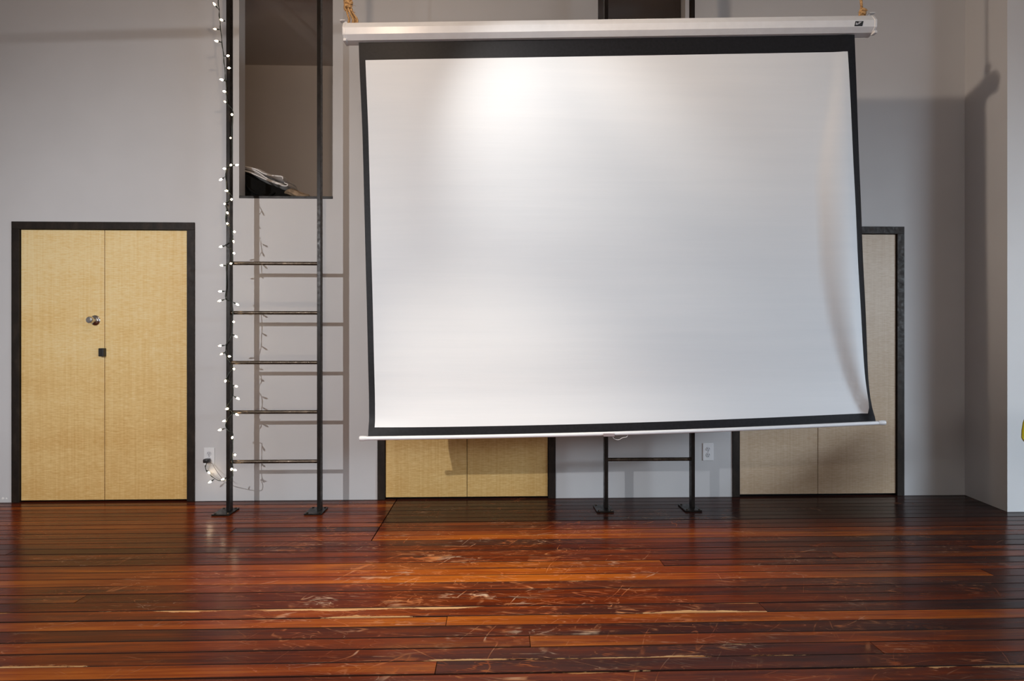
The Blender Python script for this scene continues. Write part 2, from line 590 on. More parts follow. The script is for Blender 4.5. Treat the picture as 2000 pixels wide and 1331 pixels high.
structure(obj('wall_left', nb(XL - 0.15, XL, YR, YB, 0, ZC), M['wall']), 'grey side wall on the left, out of frame', 'wall')
structure(obj('wall_loft', nb(XL - 0.15, XR + 0.15, YB, YB + 0.12, 0, ZC), M['loft']), 'dim rear wall of the loft space seen through the opening', 'wall')
bm = bmesh.new()
wall_grid(bm, XL - 0.15, XR + 0.15, 0, ZC, YR - 0.15, YR, [(-3.7, 2.5, 0.85, 3.35)])
structure(obj('wall_rear', bm, M['wall']), 'rear wall with a wide window, behind the viewer', 'wall')  # the window is an added, unseen opening for the fill light
# right wall with its window
bm = bmesh.new()
for y0, y1, z0, z1 in ((YR, -2.2, 0, ZC), (1.5, YB, 0, ZC), (-2.2, 1.5, 0, 0.65), (-2.2, 1.5, 2.35, ZC)):
    box(bm, XR - 0.0, XR + 0.15, y0, y1, z0, z1)
structure(obj('wall_right', bm, M['wall']), 'side wall with a tall window, out of frame', 'wall')
# return wall on the right: slanted side facing the doors, bright face towards the room
cx, cy = P(1885, HZ).x, D
ex, ey = PF(1967.5, 1000.5)[:2]
bm = bmesh.new()
prism(bm, [Vector((cx, cy + 0.02, 0)), Vector((ex, ey, 0)), Vector((XR, ey, 0)), Vector((XR, cy + 0.02, 0))], Vector((0, 0, ZC)))
wr = obj('wall_return', bm, [M['wall'], M['wall_white']])
for p in wr.data.polygons:
    if p.normal.y < -0.9:
        p.material_index = 1
structure(wr, 'projecting wall at the right edge with a pale front face', 'wall')

structure(obj('ceiling', nb(XL - 0.15, XR + 0.15, YR - 0.15, D, ZC, ZC + 0.12), M['ceiling']), 'pale ceiling above the frame', 'ceiling')
structure(obj('ceiling', nb(XL, XR, D + WT, YB, 3.83, 3.93), M['loft']), 'low ceiling inside the loft opening', 'ceiling')
structure(obj('loft_floor', nb(XL, XR, D + WT, YB, LOFT_Z - 0.12, LOFT_Z), M['wall']), 'floor of the raised loft behind the back wall', 'floor')
for i, (a, b_) in enumerate((L1, L2)):
    structure(obj('trim_%d' % (i + 1), nb(a, b_, D - 0.004, D + WT, LOFT_Z - 0.004, LOFT_Z + 0.014, bev=0.002), M['steel']),
              ('dark sill strip along the bottom of the open loft', 'dark sill strip of the loft opening behind the screen')[i], 'trim')

# floor: dark sub-floor, planks one by one
fl = structure(obj('floor', nb(XL, XR, YR, YB, -0.10, -0.020), M['under']), 'dark red varnished plank floor, scratched and worn', 'floor')
PW = 0.0889
row0 = 2.19
k0 = int(math.floor((0.9 - row0) / PW))
k1 = int(math.ceil((D - row0) / PW))


def plank(bm, x0, x1, y0, y1, dz, tilt=0.0):
    """one board with eased top edges"""
    e = 0.0012
    zb = -0.019
    pr = [(y0, zb), (y1, zb), (y1, dz + tilt - e), (y1 - e, dz + tilt), (y0 + e, dz - tilt), (y0, dz - tilt - e)]
    prism(bm, [Vector((x0, y, z)) for y, z in pr], Vector((x1 - x0, 0, 0)))
    return bm


def row_of(px, py):
    q = PF(px, py)
    return int(math.floor((q.y - row0) / PW)), q.x


special = {(1150, 1192): (0.95, 0.75, 0.55), (1000, 1213): (0.25, 0.0, 1.0), (700, 1213): (0.1, 0.0, 0.85), (1200, 1272): (0.62, 0.7, 0.25),
           (600, 1240): (0.1, 0.85, 0.2), (300, 1225): (0.0, 0.1, 0.9), (900, 1300): (0.3, 0.8, 0.2), (1300, 1320): (0.5, 0.4, 0.4),
           (900, 1128): (0.1, 0.1, 0.95), (800, 1150): (0.35, 0.8, 0.3), (1200, 1140): (0.3, 0.9, 0.5), (900, 1050): (0.0, 0.0, 0.95)}
joints = {}
for px, py in ((872, 1214), (851, 1307), (1035, 1254), (1491, 1187), (455, 1036), (1290, 1096), (150, 1175), (1700, 1255), (1640, 1090)):
    k, x = row_of(px, py)
    joints.setdefault(k, []).append(x)
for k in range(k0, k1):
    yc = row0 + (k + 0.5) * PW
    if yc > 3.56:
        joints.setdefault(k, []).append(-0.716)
for k in range(k0, k1):
    y0 = row0 + k * PW
    y1 = min(y0 + PW, D + 0.03)
    js = joints.get(k, [])
    if len(js) < 1:
        js = [random.uniform(-4.0, -2.6) if k % 2 else random.uniform(2.2, 3.4)]
    js = js + [x for x in (random.uniform(-4.4, -3.6), random.uniform(3.6, 4.6)) if all(abs(x - q) > 1.2 for q in js)]
    xs = [XL] + sorted(js) + [XR]
    for a, b_ in zip(xs, xs[1:]):
        g = random.choice((0.0008, 0.0012, 0.0018, 0.003))
        ge = 0.0035 if any(abs(a + 0.716) < 1e-6 or abs(b_ + 0.716) < 1e-6 for _ in (0,)) else 0.0015
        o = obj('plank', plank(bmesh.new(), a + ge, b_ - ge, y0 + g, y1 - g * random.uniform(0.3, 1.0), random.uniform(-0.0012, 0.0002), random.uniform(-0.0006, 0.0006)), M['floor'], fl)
        ew, gm_, tn = random.choice((0.0, 0.05, 0.1, 0.2, 0.35)), random.random() ** 1.5, random.random()
        for (px, py), v in special.items():
            kk, xx = row_of(px, py)
            if kk == k and a < xx < b_:
                ew, gm_, tn = v
        if y0 > 3.84 and a > -0.8:                          # screen's floor shadow painted into the boards beyond the hatch joint
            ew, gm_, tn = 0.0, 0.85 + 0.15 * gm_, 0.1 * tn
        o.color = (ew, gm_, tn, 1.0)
bm = bmesh.new()
y = row0 + k0 * PW
while y > YR:
    x = XL
    while x < XR:
        x2 = min(XR, x + random.uniform(1.5, 4.0))
        plank(bm, x + 0.0015, x2 - 0.0015, y - PW + 0.001, y - 0.001, 0.0)
        x = x2
    y -= PW
far = obj('plank_field', bm, M['floor'], fl)
far['kind'] = 'stuff'
far.color = (0.1, 0.3, 0.5, 1.0)


# ------------------------------------------------------------------ doors
def door(idx, x0, x1, ply, label, gap=0.012):
    r = bpy.data.objects.new('door_%d' % idx, None)
    COL.objects.link(r)
    xc = (x0 + x1) / 2
    r.location = (xc, D, 0)
    structure(r, label, 'door')
    yf0, yf1 = D - 0.010, D + 0.07
    for s, xa in ((0, x0), (1, x1 - FW)):
        obj('jamb', nb(xa, xa + FW, yf0, yf1, 0.0, ZDO - FW, bev=0.0015), M['steel_frame'], r)
    obj('head_jamb', nb(x0, x1, yf0, yf1, ZDO - FW, ZDO, bev=0.0015), M['steel_frame'], r)
    ps = []
    for s in (-1, 1):
        a, b_ = (x0 + FW + 0.003, xc - 0.002) if s < 0 else (xc + 0.002, x1 - FW - 0.003)
        ps.append(obj('door_panel', nb(a, b_, D + 0.006, D + 0.044, gap, ZDI - 0.003, bev=0.0012), ply, r))
    obj('stop', nb(x0 + FW, x1 - FW, D + 0.046, D + 0.06, 0.0, ZDI, bev=0.001), M['black'], r)
    return r, ps


d1, p1 = door(1, *DOORS[0], M['ply'], 'pair of birch veneer closet doors with chrome knob in dark steel frame')
d2, p2 = door(2, *DOORS[1], M['ply'], 'pair of birch closet doors mostly hidden behind the projection screen', 0.014)
d3, p3 = door(3, *DOORS[2], M['ply_sheen'], 'pair of greyish veneer doors at the right, beside the screen', 0.016)  # same birch; the greyish tone is painted daylight sheen
# knob on the left leaf of door 1
kc = P(186, 626, D + 0.006)
kn = obj('knob', lathe(bmesh.new(), kc + Vector((0, 0.001, 0)), (0, -1, 0),
     [(0, 0.0), (0, 0.037), (0.005, 0.037), (0.012, 0.031), (0.016, 0.016), (0.034, 0.0125), (0.040, 0.020), (0.050, 0.0265), (0.062, 0.0265), (0.070, 0.021), (0.0725, 0.010), (0.0725, 0.0)], 28), M['chrome'], p1[0], smooth=40)
hc = P(201.5, 688.5, D)
obj('pull', nb(hc.x - 0.019, hc.x + 0.018, D - 0.026, D + 0.008, hc.z - 0.03, hc.z + 0.03, bev=0.004, seg=2), M['black'], p1[0])

# ------------------------------------------------------------------ ladders
YL0 = 4.125                                   # front of the rails
RW, RD = 0.0248, 0.050


def ladder(name, label, xa, xb, group):
    r = thing(name, label, 'ladder', ((xa + xb) / 2, YL0, 0), group)
    for x, s in ((xa, -1), (xb, 1)):
        obj('rail', nb(x, x + RW, YL0, YL0 + RD, 0.010, ZC, bev=0.0015), M['steel'], r)
    for py in (515, 611.5, 708.6, 805.3, 902):
        z = P(540, py, YL0 + RD / 2).z
        obj('rung', tube(bmesh.new(), [(xa + RW * 0.5, YL0 + RD / 2, z), (xb + RW * 0.5, YL0 + RD / 2, z)], 0.0125, 14), M['rung'] if name == 'ladder' else M['steel'], r, smooth=40)
    for x in (xa, xb):
        pl = obj('base_plate', nb(x - 0.066, x + 0.050, YL0 - 0.075, YL0 + 0.095, 0.0002, 0.010, bev=0.002), M['steel'], r)
        bm = bmesh.new()
        for bx, by in ((x - 0.048, YL0 - 0.055), (x - 0.048, YL0 + 0.075), (x + 0.034, YL0 + 0.075), (x + 0.036, YL0 - 0.055)):
            lathe(bm, (bx, by, 0.0095), (0, 0, 1), [(0, 0), (0, 0.008), (0.004, 0.008), (0.0065, 0.005), (0.0065, 0)], 8)
        obj('bolt', bm, M['rung'], pl, smooth=35)['kind'] = 'stuff'
    return r


lad1 = ladder('ladder', 'dark steel ladder wrapped in fairy lights under the loft opening', P(441.6, HZ, YL0).x, P(619, HZ, YL0).x, None)
lad2 = ladder('ladder', 'dark steel ladder standing behind the projection screen', P(1181, HZ, YL0).x, P(1350.5, HZ, YL0).x, None)

# ------------------------------------------------------------------ projection screen
YS = 3.61
cl, cr = P(672, 65, YS), P(1704, 50, YS)
e = (cr - cl).normalized()
up = Vector((-e.z, 0, e.x))
fw = Vector((0, -1, 0))
CLEN = (cr - cl).length
sc_root = thing('projection_screen', 'large white pull-down projection screen hanging slightly tilted on ropes', 'screen', cl + e * (CLEN / 2))


def S(a, d, h):
    return cl + e * a + fw * d + up * h


PROF = [(0.016, 0.053), (0.046, 0.011), (0.043, -0.028), (0.016, -0.052), (-0.045, -0.052), (-0.045, 0.053)]
bm = bmesh.new()
prism(bm, [S(0.012, d, h) for d, h in PROF], e * (CLEN - 0.024))
case = obj('case', bm, M['white_paint'], sc_root)
for a0, a1 in ((0.0, 0.016), (CLEN - 0.016, CLEN)):
    bm = bmesh.new()
    prism(bm, [S(a0, d * 1.05 + 0.001, h * 1.05) for d, h in PROF], e * (a1 - a0))
    bmesh.ops.bevel(bm, geom=list(bm.edges), offset=0.003, segments=2, affect='EDGES', profile=0.5)
    cap = obj('end_cap', bm, M['white_plastic'], sc_root, smooth=35)
    out = -1 if a0 == 0 else 1
    bm = bmesh.new()
    # hanging bracket: upright ear with a lip bent outwards
    am = (a0 + a1) / 2
    inner = am - out * 0.016
    ear = [S(inner - 0.013, -0.02, 0.050), S(inner + 0.013, -0.02, 0.050), S(am + out * 0.004 + 0.006, -0.02, 0.082), S(am + out * 0.004 - 0.006, -0.02, 0.082)]
    prism(bm, ear, fw * -0.008)
    lip0, lip1 = sorted((am + out * 0.0, am + out * 0.032))
    prism(bm, [S(lip0, -0.006, 0.080), S(lip1, -0.006, 0.082), S(lip1, -0.006, 0.085), S(lip0, -0.006, 0.0855)], fw * -0.03)
    obj('bracket', bm, M['white_plastic'], cap)
    bm = bmesh.new()
    ft = S(am, 0.03, -0.058)
    box(bm, ft.x - 0.006, ft.x + 0.012, ft.y - 0.01, ft.y + 0.03, ft.z - 0.006, ft.z + 0.010, bev=0.002)
    obj('foot', bm, M['white_plastic'], cap)
# maker's mark on the case: black tile with a pale swoosh
lc = (P(1668.5, 50.3, YS) - cl).dot(e)
fa, fb = Vector((PROF[1][0], PROF[1][1])), Vector((PROF[2][0], PROF[2][1]))


def onface(a, t, off):
    q = fa.lerp(fb, t)
    return S(a, q.x + off, q.y)


bm = bmesh.new()
prism(bm, [onface(lc - 0.027, 0.92, 0.0002), onface(lc + 0.022, 0.92, 0.0002), onface(lc + 0.029, 0.18, 0.0002), onface(lc - 0.021, 0.18, 0.0002)], fw * 0.0012)
lg = obj('badge', bm, M['black'], case)
lg['label'] = 'small black badge with a pale swoosh'
bm = bmesh.new()
sw = [(-0.019, 0.74), (-0.010, 0.70), (0.004, 0.56), (0.018, 0.26), (0.012, 0.26), (0.002, 0.44), (-0.006, 0.54), (-0.012, 0.52), (-0.013, 0.34), (-0.018, 0.46)]
prism(bm, [onface(lc + a, t, 0.0012) for a, t in sw], fw * 0.0006)
sw2 = [(-0.004, 0.36), (0.006, 0.22), (0.010, 0.22), (0.0, 0.40)]
prism(bm, [onface(lc + a, t, 0.0012) for a, t in sw2], fw * 0.0006)
obj('swoosh', bm, M['socket_face'], case)

# fabric: white sheet and black border share one curved surface
TL, TR, BL, BR = P(700.5, 83, YS), P(1669.5, 67.5, YS), P(719.5, 853, YS), P(1706, 823, YS)
SB0, SB1, TB0, TB1 = 0.0122, 0.9825, 0.0445, 0.9775


def sstep(a, b, x):
    t = min(1, max(0, (x - a) / (b - a)))
    return t * t * (3 - 2 * t)


def fabric(s, t):
    p = TL.lerp(TR, s).lerp(BL.lerp(BR, s), t)
    p.z -= 0.016 * math.sin(math.pi * s) * t            # the bar bows a little
    y = 0.0
    fade = 1 - sstep(0.955, 1.0, t)                     # the bar holds the lower edge straight
    top = sstep(0.0, 0.25, t)
    # right-hand curl: a soft crease running down, then sweeping to the corner
    cr_ = 0.962 - 0.052 * sstep(0.0, 0.42, t) + 0.075 * max(0, (t - 0.52) / 0.48) ** 2.2
    if s > cr_:
        w = 1.0 - cr_ + 1e-4
        q = (s - cr_) / w
        amp = 0.034 * sstep(-0.15, 0.55, t)
        y += (-5.2 * amp * q * (1 - q) + 0.45 * amp * q) * fade
        p.x -= 0.010 * q * q * t * fade
    # left-hand edge falls back gently
    if s < 0.16:
        q = (0.16 - s) / 0.16
        y += 0.045 * q * q * top * (0.3 + 0.7 * fade)
    # lower hem kicks forward
    y -= 0.022 * sstep(0.86, 1.0, t) ** 1.5
    # soft horizontal billow
    y += 0.004 * math.sin(t * 21 + 2.2 * s) * (0.25 + 0.75 * sstep(0.25, 0.6, t)) * fade * (0.4 + 0.6 * math.sin(math.pi * s))
    p.y += y
    return p


def cuts(n, marks):
    v = sorted(set([i / n for i in range(n + 1)] + marks))
    out = []
    for x in v:
        if out and abs(x - out[-1]) < 0.3 / n and x not in marks:
            continue
        if out and abs(x - out[-1]) < 0.3 / n and out[-1] not in marks + [0.0]:
            out[-1] = x
            continue
        out.append(x)
    return out


su = cuts(110, [SB0, SB1, 0.0, 1.0])
tv = cuts(80, [TB0, TB1, 0.0, 1.0])


def fabric_part(inside):
    bm = bmesh.new()
    vd = {}

    def v(i, j, k):
        if (i, j, k) not in vd:
            p = fabric(su[i], tv[j])
            p.y += 0.0011 * k
            vd[i, j, k] = bm.verts.new(p)
        return vd[i, j, k]
    cells = set()
    for i in range(len(su) - 1):
        for j in range(len(tv) - 1):
            cs, ct = (su[i] + su[i + 1]) / 2, (tv[j] + tv[j + 1]) / 2
            if (SB0 < cs < SB1 and TB0 < ct < TB1) == inside:
                cells.add((i, j))
    for i, j in cells:
        for k in (0, 1):
            bm.faces.new((v(i, j, k), v(i + 1, j, k), v(i + 1, j + 1, k), v(i, j + 1, k)))
        for di, dj, a, b_ in ((-1, 0, (i, j), (i, j + 1)), (1, 0, (i + 1, j), (i + 1, j + 1)), (0, -1, (i, j), (i + 1, j)), (0, 1, (i, j + 1), (i + 1, j + 1))):
            if (i + di, j + dj) not in cells:
                bm.faces.new((v(*a, 0), v(*b_, 0), v(*b_, 1), v(*a, 1)))
    return bm


obj('sheet', fabric_part(True), M['screen'], sc_root, smooth=60)
obj('border', fabric_part(False), M['border'], sc_root, smooth=60)['label'] = 'black masking border around the white sheet'
# weight bar along the lower hem
b0, b1 = P(703, 857, YS - 0.022), P(1728, 826, YS - 0.022)


def barpt(s):
    p = b0.lerp(b1, s)
    p.z -= 0.016 * math.sin(math.pi * s)
    return p


obj('weight_bar', tube(bmesh.new(), [barpt(i / 40) for i in range(41)], 0.0118, 14), M['white_paint'], sc_root, smooth=50)
for s, dr in ((0.0, 1), (1.0, -1)):
    p = barpt(s)
    d = (barpt(0.02) - barpt(0)).normalized() * dr
    obj('bar_cap', lathe(bmesh.new(), p - d * 0.004, d, [(0, 0), (0, 0.010), (0.003, 0.0145), (0.020, 0.0155), (0.034, 0.0145), (0.046, 0.0122), (0.050, 0.0)], 16), M['white_plastic'], sc_root, smooth=40)
gp = barpt((1182 - 703) / 1025)
bm = nb(gp.x - 0.034, gp.x + 0.034, gp.y - 0.0165, gp.y + 0.010, gp.z - 0.0165, gp.z + 0.003, bev=0.003, seg=2)
obj('grip', bm, M['tag'], sc_root)
bm = bmesh.new()
lp = [P(x, y_, YS - 0.025) for x, y_ in ((1193, 850), (1196.5, 853), (1199, 857), (1206, 859.5), (1212, 858), (1216, 855.5), (1224, 854), (1226, 849))]
tube(bm, smooth_path(lp, 5), 0.0016, 6)
obj('pull_cord', bm, M['white_plastic'], sc_root, smooth=60)


# ------------------------------------------------------------------ ropes holding the screen
def twist_rope(bm, pts, r, turns, n=6, strands=3):
    path = smooth_path(pts, 14)
    L_ = len(path)
    for s in range(strands):
        out = []
        for i, p in enumerate(path):
            d = path[min(i + 1, L_ - 1)] - path[max(i - 1, 0)]
            u, v = frame_vecs(d if d.length > 1e-9 else Vector((0, 0, 1)))
            a = 2 * math.pi * (s / strands + turns * i / (L_ - 1))
            out.append(p + (u * math.cos(a) + v * math.sin(a)) * r * 0.55)
        tube(bm, out, r * 0.6, n)


def fuzz(bm, c, rad, n, ln):
    for _ in range(n):
        d = Vector((random.gauss(0, 1), random.gauss(0, 1), random.gauss(0, 1))).normalized()
        p = c + Vector((d.x * rad, d.y * rad, d.z * rad))
        q = p + d * ln * random.uniform(0.4, 1) + Vector((0, 0, -ln * 0.4))
        tube(bm, [p - d * 0.004, (p + q) / 2 + Vector((0, 0, 0.003)), q], 0.0007, 3)


def knot(bm, c, rad, r, turns=2.3):
    pts = []
    for i in range(40):
        a = 2 * math.pi * turns * i / 39
        pts.append(c + Vector((math.cos(a) * rad * (0.8 + 0.2 * math.sin(a * 0.7)), math.sin(a) * rad * 0.8, -rad * 1.3 + 2.6 * rad * i / 39 + 0.3 * rad * math.sin(2 * a))))
    twist_rope(bm, pts[::2], r, turns * 5)


YRP = YS + 0.018
# left: thick knotted bundle with a slack loop
la = S(0.055, -0.02, 0.050)
r1 = thing('rope', 'thick frayed manila rope knotted to the left end of the screen case', 'rope', la, 'ropes holding up the projection screen')
bm = bmesh.new()
k_ = P(680, 8, YRP)
twist_rope(bm, [P(679, -260, YRP), P(680, -120, YRP), P(680, -30, YRP), k_], 0.011, 34)
obj('cord', bm, M['rope'], r1, smooth=60)
bm = bmesh.new()
knot(bm, P(680.5, 10, YRP), 0.020, 0.009, 2.6)
knot(bm, P(679, -8, YRP), 0.021, 0.009, 2.2)
obj('knot', bm, M['rope'], r1, smooth=60)
bm = bmesh.new()
for x0_, x1_, dy in ((676, 680, 0.004), (680, 688, -0.010), (684, 696, 0.0), (682, 692, 0.012)):
    twist_rope(bm, [P(x0_, 16, YRP + dy), P((x0_ + x1_) / 2 + 1, 28, YRP + dy * 1.6), P(x1_ + 2, 39, YRP + dy), P(x1_, 49, YRP + dy * 0.5)], 0.0058, 6)
obj('loop', bm, M['rope'], r1, smooth=60)
bm = bmesh.new()
for py, n in ((0, 30), (12, 40), (26, 26), (38, 14)):
    fuzz(bm, P(680 + py * 0.25, py, YRP), 0.014, n, 0.03)
obj('fray', bm, M['rope'], r1)['kind'] = 'stuff'
# right: single thinner rope with one knot
ra = S(CLEN - 0.062, -0.02, 0.050)
r2 = thing('rope', 'thin tan rope with one round knot at the right end of the screen case', 'rope', ra, 'ropes holding up the projection screen')
bm = bmesh.new()
twist_rope(bm, [P(1679, -240, YRP), P(1681, -100, YRP), P(1682, 0, YRP), P(1684, 20, YRP)], 0.0085, 26)
obj('cord', bm, M['rope'], r2, smooth=60)
bm = bmesh.new()
knot(bm, P(1685, 24, YRP), 0.0165, 0.008, 2.4)
obj('knot', bm, M['rope'], r2, smooth=60)
bm = bmesh.new()
for x1_ in (1680.5, 1685.5):
    twist_rope(bm, [P(1684, 27, YRP), P(x1_ + 0.5, 32, YRP), P(x1_, 40, YRP)], 0.0055, 3)
obj('loop', bm, M['rope'], r2, smooth=60)
bm = bmesh.new()
fuzz(bm, P(1685, 24, YRP), 0.018, 30, 0.016)
obj('fray', bm, M['rope'], r2)['kind'] = 'stuff'


# ------------------------------------------------------------------ wall outlets
def outlet(px0, px1, py0, py1, label):
    a, b_ = P(px0, py0), P(px1, py1)
    c = (a + b_) / 2
    r = thing('wall_outlet', label, 'outlet', (c.x, D, c.z), 'wall outlets low on the back wall')
    w, h = (b_.x - a.x) / 2, (a.z - b_.z) / 2
    obj('plate', nb(c.x - w, c.x + w, D - 0.0065, D + 0.001, c.z - h, c.z + h, bev=0.003, seg=2), M['white_plastic'], r)
    for s in (1, -1):
        z = c.z + s * h * 0.34
        bm = lathe(bmesh.new(), (c.x, D - 0.0055, z), (0, -1, 0), [(0, 0), (0, 0.0172), (0.003, 0.0172), (0.004, 0.016), (0.004, 0)], 20)
        sk = obj('socket', bm, M['socket_face'], r, smooth=35)
        bm = bmesh.new()
        for dx in (-0.0068, 0.0068):
            box(bm, c.x + dx - 0.0014, c.x + dx + 0.0014, D - 0.0102, D - 0.009, z - 0.001, z + 0.0085)
        lathe(bm, (c.x, D - 0.009, z - 0.009), (0, -1, 0), [(0, 0), (0, 0.003), (0.0012, 0.003), (0.0012, 0)], 10)
        obj('slots', bm, M['slot'], sk)
    obj('screw', lathe(bmesh.new(), (c.x, D - 0.006, c.z), (0, -1, 0), [(0, 0), (0, 0.0035), (0.0015, 0.003), (0.0015, 0)], 10), M['chrome'], r, smooth=35)
    return r, c, h


o1, oc1, oh1 = outlet(398.8, 419.6, 875, 908.5, 'white wall outlet with a black plug, right of the birch doors')
o2, oc2, oh2 = outlet(1372, 1393, 866, 900, 'empty white wall outlet below the screen, beside the hidden ladder')

# ------------------------------------------------------------------ fairy lights wound round the left rail
bulbs = [(419.4, 8.8), (432.9, 39), (420.3, 56.8), (423.5, 80.3), (445, 109), (447, 132.8), (433.5, 156), (438.5, 178.8), (439.5, 198.9), (453, 223.8),
         (450.3, 269.6), (451, 322.5), (462.5, 322.5), (438.7, 329.7), (431.6, 350.7), (442.8, 373), (452.2, 389.7), (438.7, 398.5), (444.3, 416), (443.8, 437),
         (457.8, 453), (456, 471.7), (432, 482), (457, 494.8), (451, 515), (433.8, 518.8), (430.6, 569.4), (429.7, 587.8), (463, 594.8), (456.3, 629),
         (460.6, 657.6), (430.6, 675.8), (432.9, 692), (447.9, 696.5), (457, 721), (440.4, 744.5), (461, 755), (464, 778.5), (444, 799), (462.5, 810),
         (438, 822.6), (430, 840), (453.7, 855), (459, 889), (452.3, 917), (458.6, 918.5), (435.7, 936.7), (410.7, 941.8), (407.8, 923.5)]
dim = {2, 8, 10, 21, 32}
YW = YL0 - 0.008
fx = thing('string_lights', 'dark wired string of glowing fairy bulbs wound down the left ladder rail', 'string lights', (P(448, HZ, YW).x, YW, 0))
wpx = [(424, -140, YW), (425, -60, YW), (426.5, 0, YW), (428, 20, YW), (429.5, 40, YW), (431, 58, YW), (433.7, 83, YW), (436.8, 110, YW), (439, 133, YW), (441, 158, YW), (442.6, 180, YW), (444.5, 202, YW)]
anch = {i: wpx[3 + i] for i in range(9)}
prev = 1
for i, (bx, by) in enumerate(bulbs):
    if i < 9:
        continue
    if i >= 46:
        continue
    side = -1 if bx < 448 else 1
    ax = 448 + side * (5.2 + (i * 37 % 5) * 0.5)
    ay = by - 3 + (i * 53 % 7) - 3
    ay = max(ay, wpx[-1][1] + 5)
    if side != prev:                                    # the wire crosses in front of the rail
        wpx.append((448.5, (wpx[-1][1] + ay) / 2, YL0 - 0.006))
    prev = side
    anch[i] = (ax, ay, YW if side < 0 else YL0 + 0.006)
    wpx.append(anch[i])
tail = [(455, 930, YL0 - 0.004), (448, 937, YL0 - 0.008), (436, 939.5, YL0 + 0.06), (424, 938, 4.30), (414, 931, 4.37), (406, 923, D - 0.03), (401.5, 916, D - 0.03), (402.5, 908, D - 0.045), (403.5, 903.5, D - 0.04)]
anch[46] = (438, 939.2, YL0 + 0.05)
anch[47] = (420, 935.5, 4.33)
anch[48] = (404, 920, D - 0.03)
wpts = [P(*q) for q in wpx + tail]
bm = bmesh.new()
path = smooth_path(wpts, 6)
tube(bm, path, 0.0021, 6)
tube(bm, [p + Vector((0.0035 * math.sin(i * 0.8), 0.002 * math.cos(i * 0.8) - 0.002, 0.0)) for i, p in enumerate(path)], 0.0018, 5)
obj('wire', bm, M['wire'], fx, smooth=60)
# second lead back to the outlet
bm = bmesh.new()
tube(bm, smooth_path([P(434, 935, 4.28), P(427, 926, 4.34), P(419, 914, 4.40), P(414.5, 906, D - 0.02), (P(405, 903, D - 0.03))], 6), 0.0018, 5)
obj('lead', bm, M['tag'], fx, smooth=60)
for i, (bx, by) in enumerate(bulbs):
    a = P(*anch[i])
    Yb = a.y - 0.012 + 0.018 * math.sin(i * 2.1)
    if abs(bx - 448) < 6 and i < 46:
        Yb = YL0 - 0.022
    if i >= 46:
        Yb = a.y - 0.01
    tip = P(bx, by, Yb)
    d = tip - a
    if d.length < 0.02:
        d = Vector((0.01 if bx > 448 else -0.01, -0.02, -0.004))
    d.normalize()
    st = tip - d * 0.008
    bm = bmesh.new()
    tube(bm, [a, a.lerp(st - d * 0.018, 0.6) + Vector((0, 0, 0.002)), st - d * 0.018], 0.0017, 5)
    lathe(bm, st - d * 0.019, d, [(0, 0), (0, 0.0030), (0.006, 0.0042), (0.019, 0.0046), (0.021, 0.0036), (0.021, 0)], 10)
    so = obj('socket', bm, M['wire'], fx, smooth=40)
    bm = lathe(bmesh.new(), st, d, [(0, 0), (0.0, 0.0042), (0.006, 0.0062), (0.012, 0.0058), (0.019, 0.0030), (0.023, 0.0008)], 10)
    obj('bulb', bm, M['bulb_dim'] if i in dim else M['bulb'], so, smooth=60)
# plug in the lower socket
pc = Vector((oc1.x - 0.004, D, oc1.z - oh1 * 0.42))
bm = nb(pc.x - 0.021, pc.x + 0.018, D - 0.052, D - 0.0103, pc.z - 0.014, pc.z + 0.014, bev=0.007, seg=3)
pg = obj('plug', bm, M['black'], fx, smooth=50)

# ------------------------------------------------------------------ things lying in the loft
YO = 4.60


def ribbon(bm, px, th, y0, y1, ny=7, wob=0.006):
    """soft folded layer: a thick polyline in the XZ plane carried along Y"""
    path = smooth_path([P(x, y_, YO) for x, y_ in px], 5)
    n = len(path)
    rings = []
    for j in range(ny + 1):
        y = y0 + (y1 - y0) * j / ny
        loop_u, loop_l = [], []
        for i, p in enumerate(path):
            d = path[min(i + 1, n - 1)] - path[max(i - 1, 0)]
            nn = Vector((-d.z, 0, d.x)).normalized()
            k = math.sqrt(max(0.12, 1 - (2 * i / (n - 1) - 1) ** 8))
            edge = math.sqrt(max(0.10, 1 - (2 * j / ny - 1) ** 6))
            w = wob * math.sin(i * 0.16 + j * 1.1 + px[0][1])
            q = Vector((p.x, y, p.z + w))
            loop_u.append(q + nn * th * k * edge)
            loop_l.append(q - nn * th * k * edge)
        rings.append([bm.verts.new(v) for v in loop_u + loop_l[::-1]])
    m_ = len(rings[0])
    for a, b_ in zip(rings, rings[1:]):
        for i in range(m_):
            bm.faces.new((a[i], a[(i + 1) % m_], b_[(i + 1) % m_], b_[i]))
    h = m_ // 2
    for rg in (rings[0], rings[-1]):
        for i in range(h - 1):
            bm.faces.new((rg[i], rg[i + 1], rg[m_ - 2 - i], rg[m_ - 1 - i]))
    return bm


bl = thing('blanket', 'folded grey blanket draped over a black bag in the loft opening', 'blanket', (P(500, 330, YO).x, YO, P(500, 330, YO).z))
obj('lower_fold', ribbon(bmesh.new(), [(452, 331), (468, 332), (484, 335.5), (500, 343), (520, 353), (540, 360.5), (555, 364.5), (562, 363), (562, 359), (556, 357)], 0.0115, 4.585, 4.93), M['blanket'], bl, smooth=60)
obj('inner_fold', ribbon(bmesh.new(), [(470, 328), (488, 331), (504, 337), (520, 347), (536, 354), (546, 358), (551, 362)], 0.0125, 4.60, 4.92), M['blanket'], bl, smooth=60)
obj('upper_fold', ribbon(bmesh.new(), [(450, 323), (470, 324), (488, 326.5), (503, 331), (514, 338), (528, 343.5), (543, 346), (552, 347.5), (553, 352)], 0.0135, 4.59, 4.92), M['blanket'], bl, smooth=60)
